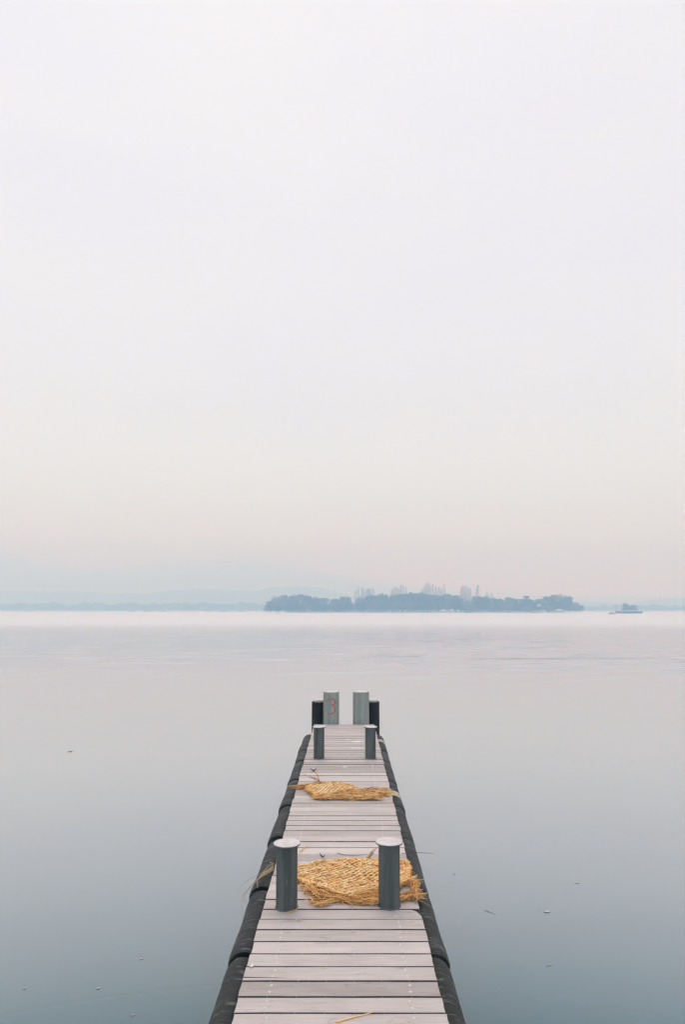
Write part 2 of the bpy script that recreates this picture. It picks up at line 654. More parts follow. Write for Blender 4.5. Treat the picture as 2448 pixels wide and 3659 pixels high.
# rubber fenders along both edges: hollow black tubes, one after another
def fender(sx, ya, yb, seed):
    r_ = random.Random(seed)
    Rr = .085 if sx < 0 else .077
    x0 = sx * (HW + (.036 if sx < 0 else .022))
    z0 = DECK - .095
    n = 28
    L = yb - ya
    rings = []
    k = 26
    ax, az = r_.uniform(-.006, .006), r_.uniform(-.008, .006)
    for i in range(k + 1):
        s = i / k
        y = ya + L * s
        rr = Rr * (1 + .02 * math.sin(9 * s + seed) + .012 * r_.uniform(-1, 1))
        if i in (0, k):
            rr *= .93
        if i in (1, k - 1):
            rr *= .99
        rings.append((y, rr, ax * (s - .5) * 2, az * (s - .5) * 2 - .006 * math.sin(PI * s)))
    b = MB()
    vs, fs = [], []
    def ring(y, rr, dx, dz):
        for j in range(n):
            t = 2 * PI * j / n
            vs.append((x0 + dx + rr * math.cos(t), y, z0 + dz + rr * math.sin(t)))
    ring(ya + .12, Rr * .55, rings[0][2], rings[0][3])
    ring(ya + .004, Rr * .58, rings[0][2], rings[0][3])
    ring(ya, Rr * .68, rings[0][2], rings[0][3])
    for q in rings:
        ring(*q)
    ring(yb, Rr * .68, rings[-1][2], rings[-1][3])
    ring(yb - .004, Rr * .58, rings[-1][2], rings[-1][3])
    ring(yb - .12, Rr * .55, rings[-1][2], rings[-1][3])
    m_ = len(vs) // n
    for i in range(m_ - 1):
        for j in range(n):
            j2 = (j + 1) % n
            fs.append((i * n + j, i * n + j2, (i + 1) * n + j2, (i + 1) * n + j))
    b.add(vs, fs, r_.random())
    return auto_smooth(b.build('fender', M['rubber'], pier), 50), x0, z0, Rr

FEND = {-1: [], 1: []}
zl = [-1.2, -.24, .7, 1.66, 2.61] + [on(1224, v).y for v in (3398, 3166, 2984, 2869, 2780, 2711)] + [9.2, on(1224, 2618).y]
zr = [-1.2, -.24, .7, 1.66, 2.63] + [on(1224, v).y for v in (3396, 3158, 2988, 2872, 2780, 2711)] + [9.22, on(1224, 2618).y]
for sx, zz in ((-1, zl), (1, zr)):
    for i in range(len(zz) - 1):
        FEND[sx].append((fender(sx, zz[i] + .016, zz[i + 1] - .016, 40 + i * 2 + (sx > 0)), zz[i], zz[i + 1]))
def strap(sx, yc, w, t0, t1):
    for (o, x0, z0, Rr), a, b in FEND[sx]:
        if a < yc < b:
            m_ = MB()
            vs, fs = [], []
            n = 14
            for (y, rr) in ((yc - w / 2, Rr * .98), (yc - w / 2, Rr * 1.045), (yc + w / 2, Rr * 1.045), (yc + w / 2, Rr * .98)):
                for j in range(n):
                    t = t0 + (t1 - t0) * j / (n - 1)
                    wob = .008 * math.sin(9 * t + yc)
                    vs.append((x0 + rr * math.cos(t), y + wob, z0 - .003 + rr * math.sin(t)))
            for i in range(3):
                for j in range(n - 1):
                    fs.append((i * n + j, i * n + j + 1, (i + 1) * n + j + 1, (i + 1) * n + j))
            m_.add(vs, fs)
            m_.build('strap', M['strap'], o)
strap(1, on(1224, 2826).y, .17, R(-40), R(125))
strap(1, on(1224, 2640).y, .16, R(-40), R(125))

# ------------------------------------------------------------------ bollards and piles
def bollard(label, u, v, seed, tilt=(0, 0), cap_tilt=(0, 0), cap_off=(0, 0)):
    p = on(u, v)
    root = tag(empty('bollard', (p.x, p.y + .061, DECK)), label, 'bollard', 'steel bollards standing on the pier')
    root.rotation_euler = (tilt[0], tilt[1], seed * 1.3)
    H = .335
    b = MB()
    r = .0605
    b.lathe([(0, -.01), (r + .004, -.01), (r + .004, .004), (r, .008)] + [(r * (1 + .004 * math.sin(i * 1.7 + seed)), .008 + (H - .008) * i / 12) for i in range(1, 13)] + [(0, H)], 40)
    auto_smooth(b.build('post', M['bollard'], root))
    c = MB()
    rc = .0765
    c.lathe([(0, 0), (rc - .003, 0), (rc, .002), (rc, .009), (rc - .003, .0125), (rc * .6, .0145), (0, .015)], 44)
    co = auto_smooth(c.build('cap', [M['cap']], root), 50)
    co.location = (cap_off[0], cap_off[1], H)
    # the rim of the cap is painted like the post
    co.data.materials.append(M['bollard'])
    for pl in co.data.polygons:
        if abs(pl.normal.z) < .5 or pl.normal.z < 0:
            pl.material_index = 1
    co.rotation_euler = (cap_tilt[0], cap_tilt[1], 0)
    return root

bollard('near steel bollard with a straw lying against its foot', 1021, 3258, 1, (0, R(-.6)))
bollard('near steel bollard standing in front of the bigger straw mat, hiding part of its weave', 1394, 3252, 2, (0, R(-.3)))
bollard('far steel bollard in line with the pile painted with a red 3', 1139, 2713, 3, (0, 0), (R(2), R(2)), (-.006, 0))
bollard('far steel bollard beside the white splashes on the boards', 1325, 2713, 4, (0, 0), (R(-2), R(1)))

def pile(label, uL, uR, vtop, Y, red3=False):
    a, c = at(uL, vtop, Y), at(uR, vtop, Y)
    r = (c.x - a.x) / 2
    x = (a.x + c.x) / 2
    top = at((uL + uR) / 2, vtop, Y - r).z
    root = tag(empty('pile', (x, Y, 0)), label, 'pile', 'grey mooring piles past the end of the pier')
    b = MB()
    b.lathe([(r, -2.0)] + [(r * (1 + .003 * math.sin(i * 2.1)), -1.9 + (top + 1.9) * i / 20) for i in range(21)] + [(r * .93, top), (r * .925, top - .02)], 48)
    auto_smooth(b.build('shaft', M['pile'], root))
    f = MB()
    f.lathe([(r * .926, top - .05), (r * .926, top + .004), (r * .5, top + .012), (0, top + .014)], 40)
    auto_smooth(f.build('cap', M['cap'], root), 60)
    if red3:
        # a hand-painted figure 3 on the pile's near side, as strokes bent round the shaft
        pts = []
        def arc(cx, cz, rx, rz, t0, t1, n):
            return [(cx + rx * math.cos(R(t0 + (t1 - t0) * i / n)), cz + rz * math.sin(R(t0 + (t1 - t0) * i / n))) for i in range(n + 1)]
        s = 2 * r / 188.0           # metres per measured pixel
        U0 = (508 + 693) / 2
        up = arc(600, -222, 48, 40, 170, -75, 18)
        lo = arc(598, -304, 50, 52, 82, -128, 18)
        g = MB()
        for seq, wd in ((up, 21), (lo, 21)):
            n = len(seq)
            vs, fs = [], []
            for i, (q, z) in enumerate(seq):
                q0, z0_ = seq[max(0, i - 1)]
                q1, z1_ = seq[min(n - 1, i + 1)]
                dx, dz = q1 - q0, z1_ - z0_
                l_ = math.hypot(dx, dz) or 1
                nx, nz = -dz / l_, dx / l_
                wv = wd * (.8 + .35 * math.sin(i * 1.1) * .6) * (.6 if i in (0, n - 1) else 1)
                for lay in (1.0008, 1.012):
                    for sd in (-.5, .5):
                        px_, pz_ = (q + nx * wv * sd - U0) * s, top + (z + nz * wv * sd + 112) * s
                        th = math.asin(max(-.98, min(.98, px_ / r)))
                        vs.append((r * lay * math.sin(th), -r * lay * math.cos(th), pz_))
            for i in range(n - 1):
                a0, b0 = i * 4, (i + 1) * 4
                fs += [(a0 + 2, a0 + 3, b0 + 3, b0 + 2), (a0, b0, b0 + 1, a0 + 1), (a0, a0 + 2, b0 + 2, b0), (a0 + 1, b0 + 1, b0 + 3, a0 + 3)]
            g.add(vs, fs)
        g.build('painted_number', M['red'], root)
    return root

pile('tall grey pile painted with a red figure 3', 1155.5, 1212, 2475, END + .17, True)
pile('tall grey pile without any number beside the pier end', 1261, 1319, 2475, END + .17)

def black_pile(label, uOut, sgn, Y):
    r = .118
    x = at(uOut, 2510, Y).x + sgn * r
    top = at(uOut, 2510, Y - r).z
    root = tag(empty('sleeved_pile', (x, Y, 0)), label, 'pile', 'black sleeved piles past the end of the pier')
    b = MB()
    b.lathe([(r, -2), (r, .1), (r * 1.003, top * .5), (r, top - .006), (r - .006, top), (r * .8, top), (r * .79, top - .04)], 40)
    auto_smooth(b.build('rubber_sleeve', M['sleeve'], root))
    c = MB()
    c.lathe([(r * .72, -2), (r * .72, top + .012), (r * .79, top + .014), (r * .79, top + .028), (r * .74, top + .034), (0, top + .038)], 36)
    auto_smooth(c.build('cap', M['cap'], root), 50)

black_pile('black sleeved pile half hidden behind the pile with the red 3', 1114, 1, END + .46)
black_pile('black sleeved pile half hidden behind the unnumbered grey pile', 1356, -1, END + .46)

# ------------------------------------------------------------------ straw mats
def inside(p, poly):
    c = False
    n = len(poly)
    j = n - 1
    for i in range(n):
        a, b = poly[i], poly[j]
        if (a[1] > p[1]) != (b[1] > p[1]) and p[0] < (b[0] - a[0]) * (p[1] - a[1]) / (b[1] - a[1]) + a[0]:
            c = not c
        j = i
    return c


def strand(mbx, a, b, r, tone, sag=.0, rng=rnd, seg=3, flat=.6):
    a, b = Vector(a), Vector(b)
    d = b - a
    side = Vector((-d.y, d.x, 0))
    k1 = rng.uniform(-.12, .12)
    pts = []
    for i in range(seg + 1):
        s = i / seg
        p = a + d * s + side * k1 * math.sin(PI * s)
        p.z += sag * math.sin(PI * s)
        pts.append(p)
    mbx.tube(pts, [r * (.75 if i in (0, seg) else 1) for i in range(seg + 1)], 4, tone, flat, caps=True)


def weave(poly, ang, zf, seed, row=.0235, st=.030):
    """rows of looped straw stitches, leaning left and right in turn"""
    r_ = random.Random(seed)
    b = MB()
    xs = [p[0] for p in poly]; ys = [p[1] for p in poly]
    cx, cy = (min(xs) + max(xs)) / 2, (min(ys) + max(ys)) / 2
    e1 = Vector((math.cos(ang), math.sin(ang), 0)); e2 = Vector((-e1.y, e1.x, 0))
    nr = int(.7 / row)
    for i in range(-nr, nr):
        ns = int(.75 / st)
        wob = r_.uniform(-.003, .003)
        for j in range(-ns, ns):
            c = Vector((cx, cy, 0)) + e1 * ((j + (.5 if i % 2 else 0)) * st + r_.uniform(-.003, .003)) + e2 * (i * row + wob + .006 * math.sin(j * .35 + i * .2))
            if not inside(c, poly):
                continue
            z = zf(c.x, c.y)
            lean = (.55 if i % 2 else .22) + r_.uniform(-.16, .16)
            d = (e1 * math.cos(lean) + e2 * math.sin(lean))
            for q in range(2):
                off = e2 * (q - .5) * .0085 + Vector((0, 0, r_.uniform(-.002, .003)))
                L = st * r_.uniform(.62, .85)
                a = c - d * L + off; e = c + d * L + off
                a.z = z - .002; e.z = z + .0005
                strand(b, a, e, r_.uniform(.0042, .0060), min(1, max(.08, r_.gauss(.78, .2))), .010, r_, 3, .65)
            # weft straws underneath, coloured dark to paint the shade seen through the gaps
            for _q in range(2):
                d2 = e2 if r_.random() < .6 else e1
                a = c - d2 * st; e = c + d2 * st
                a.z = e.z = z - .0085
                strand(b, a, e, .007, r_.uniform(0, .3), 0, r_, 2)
    return b


def edge_braid(b, path, zf, seed, r=.0065, tone=(.35, .85), dens=.014, spread=.012):
    r_ = random.Random(seed)
    for i in range(len(path) - 1):
        a, c = Vector((*path[i][:2], 0)), Vector((*path[i + 1][:2], 0))
        d = c - a
        n = max(2, int(d.length / dens))
        dn = d.normalized()
        sd = Vector((-dn.y, dn.x, 0))
        for k in range(n):
            for w in (-1, 1):
                p = a + d * (k / n)
                L = r_.uniform(.028, .045)
                s = p - dn * L * .5 - sd * w * spread
                e = p + dn * L * .7 + sd * w * spread
                s.z = zf(p.x, p.y) + r_.uniform(-.002, .004)
                e.z = zf(p.x, p.y) + .006 + r_.uniform(-.002, .006)
                strand(b, s, e, r * r_.uniform(.7, 1.05), r_.uniform(*tone), .006, r_, 3, .7)


def fringe(b, path, zf, seed, dens=420, out=(0, -1), length=(.05, .13), tone=(.1, .75), along=.8, depth=.05, lift=.02):
    r_ = random.Random(seed)
    for i in range(len(path) - 1):
        a, c = Vector((*path[i][:2], 0)), Vector((*path[i + 1][:2], 0))
        d = c - a
        dn = d.normalized()
        sd = Vector((dn.y, -dn.x, 0))      # outward when the path runs with the mat on its left
        for k in range(int(d.length * dens)):
            p = a + d * r_.random() + sd * r_.uniform(-depth, depth * .35)
            ang = r_.gauss(0, .5)
            dr = dn * math.cos(ang) * (1 if r_.random() < .6 else -1) * along + sd * (.22 + math.sin(ang) * .55)
            dr.normalize()
            L = r_.uniform(*length)
            h0, h1 = r_.uniform(0, lift), r_.uniform(0, lift)
            s, e = p - dr * L * .45, p + dr * L * .55
            s.z = zf(s.x, s.y) * 0 + DECK + .004 + h0
            e.z = DECK + .004 + h1
            strand(b, s, e, r_.uniform(.0014, .0036), r_.uniform(*tone), r_.uniform(0, .006), r_, 3, .7)


def stalks(b, base, tips, seed, r=.0016, tone=(.1, .6)):
    r_ = random.Random(seed)
    for tp in tips:
        a = Vector(base) + Vector((r_.uniform(-.012, .012), r_.uniform(-.012, .012), 0))
        strand(b, a, tp, r * r_.uniform(.7, 1.4), r_.uniform(*tone), r_.uniform(-.01, .01), r_, 4, .8)


# the bigger, nearer mat
def zf1(x, y):
    return DECK + .016 + .010 * noise.noise(Vector((x * 5, y * 5, 1.3))) + .006 * math.sin(x * 9 + y * 6)
L1 = .016
def w1(x, y):
    return c1(x, y, DECK + L1)
poly1 = [w1(*p)[:2] for p in ((425, 395), (455, 325), (640, 270), (840, 250), (1000, 262), (1110, 262), (1325, 272), (1350, 330), (1340, 400), (1290, 450), (1150, 520), (1000, 552), (880, 556), (740, 520), (560, 455), (450, 412))]
mat1 = tag(empty('straw_mat', (sum(p[0] for p in poly1) / 16, sum(p[1] for p in poly1) / 16, DECK)), 'bigger woven straw mat lying between the two near bollards', 'straw mat', 'straw mats left on the pier')
INV1 = Vector(mat1.location)
def fix(mbx, base):
    mbx.v = [(x - base.x, y - base.y, z - base.z) for x, y, z in mbx.v]
    return mbx
wv = weave(poly1, R(-9), zf1, 5, .029, .036)
edge_braid(wv, poly1 + poly1[:1], zf1, 6)
fix(wv, INV1).build('woven_field', M['straw'], mat1)
fr = MB()
lowpath = [w1(*p)[:2] for p in ((500, 470), (620, 535), (760, 565), (900, 580), (1100, 590), (1290, 560), (1420, 545))]
fringe(fr, lowpath, zf1, 8, 560, length=(.05, .13), lift=.030, depth=.045)
fringe(fr, [w1(*p)[:2] for p in ((1400, 560), (1415, 450), (1345, 400), (1345, 330), (1320, 280))], zf1, 9, 420, length=(.04, .12), lift=.035, depth=.035)
fringe(fr, [w1(*p)[:2] for p in ((1130, 275), (1000, 262), (840, 252), (650, 268), (520, 300))], zf1, 10, 130, length=(.03, .09), depth=.02, lift=.02)
fringe(fr, [w1(*p)[:2] for p in ((900, 545), (1100, 525), (1300, 450), (1400, 430))], zf1, 12, 380, length=(.04, .10), depth=.03, lift=.045, tone=(.35, .9))
fringe(fr, [w1(*p)[:2] for p in ((560, 590), (640, 600), (760, 590))], zf1, 13, 260, length=(.05, .12), lift=.02)
rl = random.Random(77)
for _ in range(120):                       # broken straws lying over the weave
    p = Vector((*w1(rl.uniform(470, 1330), rl.uniform(280, 520))[:2], 0))
    if not inside(p, poly1):
        continue
    a_ = rl.uniform(0, PI)
    d = Vector((math.cos(a_), math.sin(a_) * .6, 0)) * rl.uniform(.015, .045)
    z = zf1(p.x, p.y) + .010
    strand(fr, (p.x - d.x, p.y - d.y, z), (p.x + d.x, p.y + d.y, z + rl.uniform(0, .012)), rl.uniform(.0018, .0036), rl.uniform(.05, 1), .004, rl, 3, .7)
tuft = c1(1005, 275)
stalks(fr, (tuft.x, tuft.y, DECK + .01), [(tuft.x + .035 + i * .004 + rnd.uniform(-.012, .012), tuft.y - .01, DECK + rnd.uniform(.055, .10)) for i in range(9)], 14, .0028, (.0, .35))
fix(fr, INV1).build('loose_fringe', M['straw'], mat1)

# the far mat: a smaller woven field with straw trailing to both sides
def zf2(x, y):
    return DECK + .018 + .012 * noise.noise(Vector((x * 6, y * 5, 7.3)))
def w2(x, y):
    return c7(x, y, DECK + .016)
poly2 = [w2(*p)[:2] for p in ((330, 396), (450, 352), (560, 340), (700, 348), (800, 372), (850, 402), (780, 440), (640, 470), (520, 490), (430, 488), (380, 440))]
mat2 = tag(empty('straw_mat', (sum(p[0] for p in poly2) / 11, sum(p[1] for p in poly2) / 11, DECK)), 'smaller frayed straw mat farther out, trailing straw across the whole pier', 'straw mat', 'straw mats left on the pier')
INV2 = Vector(mat2.location)
wv = weave(poly2, R(14), zf2, 25, .034, .040)
edge_braid(wv, poly2 + poly2[:1], zf2, 26, tone=(.2, .8))
fix(wv, INV2).build('woven_field', M['straw'], mat2)
fr = MB()
fringe(fr, [w2(*p)[:2] for p in ((205, 395), (300, 385), (480, 352))], zf2, 31, 520, length=(.05, .12), tone=(.0, .6), along=1, depth=.035, lift=.03)
fringe(fr, [w2(*p)[:2] for p in ((330, 400), (430, 490))], zf2, 32, 260, length=(.04, .10), tone=(.1, .7))
for (pa, pb, dn_, dp) in (((430, 497), (800, 500), 620, .05), ((640, 478), (860, 430), 700, .06), ((800, 470), (1130, 450), 1500, .16), ((860, 500), (1100, 502), 800, .05), ((1050, 440), (1190, 460), 700, .10)):
    fringe(fr, [w2(*pa)[:2], w2(*pb)[:2]], zf2, 33 + pa[0], dn_, length=(.05, .15), tone=(.02, 1.), along=.8, depth=dp, lift=.036)
for (pa, pb) in (((480, 350), (300, 265)), ((470, 345), (430, 262)), ((470, 345), (365, 282)), ((475, 345), (440, 262)), ((480, 345), (420, 300)), ((470, 340), (450, 275)), ((482, 348), (400, 310))):
    q = c7(*pa)
    dx = (pb[0] - pa[0]) * .3444 * q.y / F
    dzz = (pa[1] - pb[1]) * .3444 * q.y / F
    strand(fr, (q.x, q.y, DECK + .012), (q.x + dx, q.y, DECK + .012 + dzz), rnd.uniform(.0016, .004), rnd.uniform(.0, .5), .006, rnd, 4, .8)
for (pa, pb) in (((1120, 440), (1300, 487)), ((1100, 410), (1225, 420)), ((1150, 470), (1215, 482)), ((1090, 400), (1150, 385)), ((1170, 430), (1290, 455))):
    q, e = c7(*pa, DECK + .03), c7(*pb, DECK + .035)
    strand(fr, q, e, .0026, rnd.uniform(.6, 1), .012, rnd, 4, .8)
fix(fr, INV2).build('loose_fringe', M['straw'], mat2)

# ------------------------------------------------------------------ litter on the boards
def stalk_thing(name, label, cat, pts, r, mat, group=None, flat=.7, tone=.6):
    base = Vector(pts[0])
    b = MB()
    n = len(pts)
    b.tube([Vector(p) - base for p in pts], [r * (1 - .6 * i / (n - 1)) for i in range(n)], 5, tone, flat)
    o = b.build(name, mat, None, True, base)
    return tag(o, label, cat, group)

def on_deck(f, pts, h=.004):
    return [Vector(f(*p)) + Vector((0, 0, h)) for p in pts]

stalk_thing('loose_straw', 'long single straw lying across the nearest boards at the bottom edge', 'straw', on_deck(c2, ((785, 652), (860, 630), (940, 611), (1000, 594))), .0052, M['straw'], None, .6, .62)
stalk_thing('loose_straw', 'short straw on the boards just past the bollard with a straw at its foot', 'straw', on_deck(c1, ((473, 192), (510, 160), (546, 134))), .0042, M['straw'], None, .6, .45)
stalk_thing('loose_straw', 'bent straw lying against the foot of a near bollard', 'straw', on_deck(c1, ((365, 682), (400, 672), (446, 656), (456, 640))), .0040, M['straw'], None, .6, .5)
stalk_thing('loose_straw', 'small straw on the boards by the dark dead leaf', 'straw', on_deck(c7, ((410, 235), (440, 238), (480, 238))), .0055, M['straw'], None, .6, .4)
stalk_thing('grass_stalk', 'thin dark stalk lying between bollards past the bigger mat', 'stalk', on_deck(c1, ((770, 202), (830, 217), (900, 222), (960, 217), (1012, 208))), .0028, M['twig'])
q = [c1(1290, 202, DECK + .01), c1(1360, 192, DECK + .035), c1(1440, 194, DECK + .045), c1(1548, 203, DECK + .04)]
stalk_thing('grass_stalk', 'long dark stalk jutting out over the water beside a near bollard', 'stalk', q, .0034, M['twig'])
q = [c1(1395, 540, DECK + .03), c1(1415, 565, DECK + .03), c1(1480, 600, DECK + .02), c1(1540, 640, DECK)]
stalk_thing('grass_stalk', 'pale stalk hanging over the fender from the frayed mat corner', 'stalk', q, .0030, M['palestalk'])
q = [c1(1420, 570, DECK + .03), c1(1490, 620, DECK + .02), c1(1525, 690, DECK - .02)]
stalk_thing('grass_stalk', 'second thin dark stalk curling down the fender from the mat corner', 'stalk', q, .0020, M['twig'])

# a clump of dry grass caught behind the near bollard, hanging over the fender
gr = MB()
Zf = DECK + .02
for pts, r, to in (
        (((262, 300), (200, 345), (130, 410), (60, 490), (25, 535)), .0030, .1),
        (((25, 535), (32, 570), (46, 605)), .0022, .1), (((25, 535), (18, 600), (14, 680)), .0026, .1),
        (((250, 320), (190, 365), (133, 412), (134, 475)), .0040, .7),
        (((255, 310), (180, 350), (120, 382), (60, 415), (0, 462)), .0016, .3),
        (((262, 318), (210, 335), (150, 380)), .0042, .3), (((260, 330), (215, 360), (160, 390)), .0034, .8),
        (((258, 290), (225, 300), (170, 355)), .0030, .4), (((262, 282), (232, 270)), .0040, .9), (((140, 400), (80, 460), (20, 525), (0, 545)), .0014, .2)):
    w = [Vector(c1(p[0], p[1], Zf)) for p in pts]
    gr.tube(w, [r * (1 - .5 * i / (len(w) - 1)) for i in range(len(w))], 4, to)
base = Vector(c1(262, 310, DECK))
fix(gr, base)
tag(gr.build('grass_tuft', M['palestalk'], None, False, base), 'tuft of dry grass hanging over the fender beside a near bollard', 'dry grass')

def leaf(name, label, cat, p, L, w, ang, mat, curl=.15, group=None, z=None):
    b = MB()
    n = 7
    vs, fs = [], []
    for i in range(n + 1):
        s = i / n
        ww = w * math.sin(PI * min(1, s * 1.02 + .02)) ** .8 + .0006
        zz = curl * L * (4 * (s - .5) ** 2) + .001
        for sd, zo in ((-1, curl * w * .6), (0, 0), (1, curl * w * .6)):
            vs.append(((s - .5) * L, sd * ww * .5, zz + zo))
    m_ = len(vs)
    vs += [(x, y, z_ - .0012) for x, y, z_ in vs]
    for i in range(n):
        for k in range(2):
            a = i * 3 + k
            fs.append((a, a + 3, a + 4, a + 1))
            fs.append((m_ + a, m_ + a + 1, m_ + a + 4, m_ + a + 3))
    for i in range(n):
        a = i * 3
        fs.append((a, m_ + a, m_ + a + 3, a + 3))
        fs.append((a + 2, a + 5, m_ + a + 5, m_ + a + 2))
    b.add(vs, fs)
    b.tube([(-L * .5, 0, curl * L + .001), (-L * .68, .002, curl * L * 1.2)], w * .03 + .0008, 4)
    o = b.build(name, mat, None, True, p)
    o.rotation_euler = (0, 0, ang)
    return tag(o, label, cat, group)

D0 = Vector((0, 0, .003))
leaf('dead_leaf', 'dark curled dead leaf on the boards beyond the smaller mat', 'leaf', c7(408, 222) + D0, .055, .04, .2, M['darkleaf'], .35)
leaf('dead_leaf', 'tiny greenish leaf stuck by the upright straws of the smaller mat', 'leaf', c7(392, 292) + D0, .035, .02, .1, M['greenleaf'], .2)
leaf('dead_leaf', 'small pale leaf scrap on the second board nearer than the bollards', 'leaf', c2(576, 80) + D0, .034, .014, -.1, M['paleleaf'], .15)
leaf('dead_leaf', 'small white scrap at the end of a board above the split board', 'leaf', c2(311, 340) + D0, .034, .014, 1.3, M['white'], .25)
leaf('dead_leaf', 'small brown leaf crumb lying behind the bigger straw mat', 'leaf', c1(655, 236) + D0, .04, .018, -.5, M['darkleaf'], .45)

# ------------------------------------------------------------------ things afloat
def c4(x, y):
    return on(1500 + x * .6046, 2900 + y * .6046, .003)
def c5(x, y):
    return on(x * .574, 2900 + y * .574, .003)
FG = 'leaves and scraps afloat on the lake'
leaf('floating_leaf', 'small dark leaf floating alone on the open water', 'leaf', on(251, 2685, .003), .075, .036, .25, M['darkleaf'], .02, FG)
leaf('floating_leaf', 'broad pale brown leaf floating on the water', 'leaf', c4(755, 590), .042, .032, .1, M['afloat'], .0, FG)
stalk_thing('floating_twig', 'pale twig floating near the broad brown leaf', 'twig', [c4(385, 580), c4(420, 593), c4(455, 604)], .003, M['afloat'])
stalk_thing('floating_twig', 'short pale twig floating nearest the lower corner of the lake', 'twig', [c4(752, 910), c4(790, 899)], .003, M['afloat'])
leaf('floating_leaf', 'faint pale scrap floating beyond the broad brown leaf', 'leaf', c4(935, 420), .038, .012, -.1, M['afloat'], .0, FG)
leaf('floating_leaf', 'tiny white scrap floating beside the pier fender', 'leaf', c4(206, 368), .026, .010, .1, M['afloat'], .02, FG)
leaf('floating_leaf', 'pale oval leaf floating on the water across from the split board', 'leaf', c5(611, 1098), .022, .013, .6, M['afloat'], .0, FG)
leaf('floating_leaf', 'tiny white petal floating level with the fender joint', 'leaf', c5(880, 915), .016, .010, .5, M['afloat'], .02, FG)
leaf('floating_leaf', 'tiny pale petal floating at the lower edge of the water', 'leaf', c5(827, 1265), .016, .010, .6, M['afloat'], .02, FG)
leaf('floating_leaf', 'tiny pale petal floating farthest from the pier', 'leaf', c5(150, 1098), .018, .009, .1, M['afloat'], .02, FG)

# ------------------------------------------------------------------ far land and hills
def ground_sheet(name, x0, x1, y0, y1, z, mat, amp=.3):
    b = MB()
    n = 60
    vs, fs = [], []
    rows = [(y0, -.6), (y0 + .6, .35), (y0 + 8, z), (y1, z)]
    for i in range(n + 1):
        x = x0 + (x1 - x0) * i / n
        w = 14 * noise.noise(Vector((x * .004, 3.1, 0)))
        for y, zz in rows:
            vs.append((x, y + (w if y < y1 else 0), zz))
    m_ = len(rows)
    for i in range(n):
        for k in range(m_ - 1):
            fs.append((i * m_ + k, (i + 1) * m_ + k, (i + 1) * m_ + k + 1, i * m_ + k + 1))
    b.add(vs, fs)
    return tag(b.build(name, mat), kind='structure')

SHORE = 1500
ground_sheet('far_shore', -3200, 3200, SHORE, 5450, 1.0, M['land'])

def hill(Y0, pts, depth, seed, label, bumpy=3., step=14):
    """a wooded ridge whose skyline runs through the given points"""
    P_ = [(at(u, v, Y0).x, at(u, v, Y0).z) for u, v in pts]
    x0, x1 = P_[0][0], P_[-1][0]
    def H(x):
        for i in range(len(P_) - 1):
            if P_[i][0] <= x <= P_[i + 1][0]:
                s = (x - P_[i][0]) / (P_[i + 1][0] - P_[i][0])
                s = s * s * (3 - 2 * s) * .5 + s * .5
                return P_[i][1] + (P_[i + 1][1] - P_[i][1]) * s
        return 0
    nx = int((x1 - x0) / step)
    ny = 22
    vs, fs, tn = [], [], []
    for i in range(nx + 1):
        x = x0 + (x1 - x0) * i / nx
        h = H(x)
        for j in range(ny + 1):
            t = -1 + 2 * j / ny
            prof = math.cos(t * PI / 2) ** 1.3 if abs(t) < 1 else 0
            p = Vector((x, Y0 + t * depth, 0))
            nz = noise.noise(p * .016 + Vector((seed, 0, 0))) * .7 + noise.noise(p * .05 + Vector((seed, 4, 0))) * .5
            spur = 1 + (.16 * noise.noise(Vector((x * .004, t * 1.5, seed))) if abs(t) > .12 else 0)
            vs.append((x, p.y, max(-2 if prof == 0 else .3, h * prof * min(spur, 1.1)) + nz * bumpy * min(1, prof * 3)))
    b = MB()
    for i in range(nx):
        for j in range(ny):
            a = i * (ny + 1) + j
            fs.append((a, a + ny + 1, a + ny + 2, a + 1))
    b.add(vs, fs)
    r_ = random.Random(seed)
    b.t = [r_.random() for _ in b.t]
    return tag(b.build('hill', M['hill'], None, True), label, None, None, 'structure')

hill(2500, [(-1500, 2120), (-700, 2095), (-200, 2108), (0, 2112), (290, 2114), (430, 2122), (520, 2120), (640, 2108), (750, 2105), (880, 2111), (930, 2109), (980, 2099), (1060, 2098), (1130, 2098), (1175, 2106), (1240, 2124), (1330, 2150), (1430, 2168), (1600, 2176)],
     420, 3.3, 'low wooded hill behind the left end of the island', 4)
hill(2400, [(1650, 2172), (1900, 2160), (2080, 2152), (2160, 2150), (2200, 2157), (2260, 2158), (2300, 2150), (2345, 2143), (2450, 2141), (2700, 2120), (3100, 2100), (3700, 2150)],
     350, 6.1, 'low blue wooded shore behind the pleasure boat', 4)
hill(4300, [(-600, 1990), (-400, 1962), (-150, 1966), (0, 1976), (60, 1987), (115, 2007), (175, 2025), (240, 2030), (310, 2037), (420, 2060), (560, 2090), (800, 2140)],
     700, 9.4, 'faint high hill fading into haze at the left', 5, 30)
hill(4750, [(-200, 2120), (200, 2060), (400, 2032), (560, 2022), (700, 2010), (800, 2004), (874, 2004), (950, 2012), (1050, 2030), (1150, 2048), (1300, 2072), (1450, 2095), (1600, 2112), (1800, 2124), (2100, 2134), (2448, 2130), (2800, 2115), (2950, 2125)],
     600, 12.7, 'faintest long hill on the misty skyline', 5, 30)

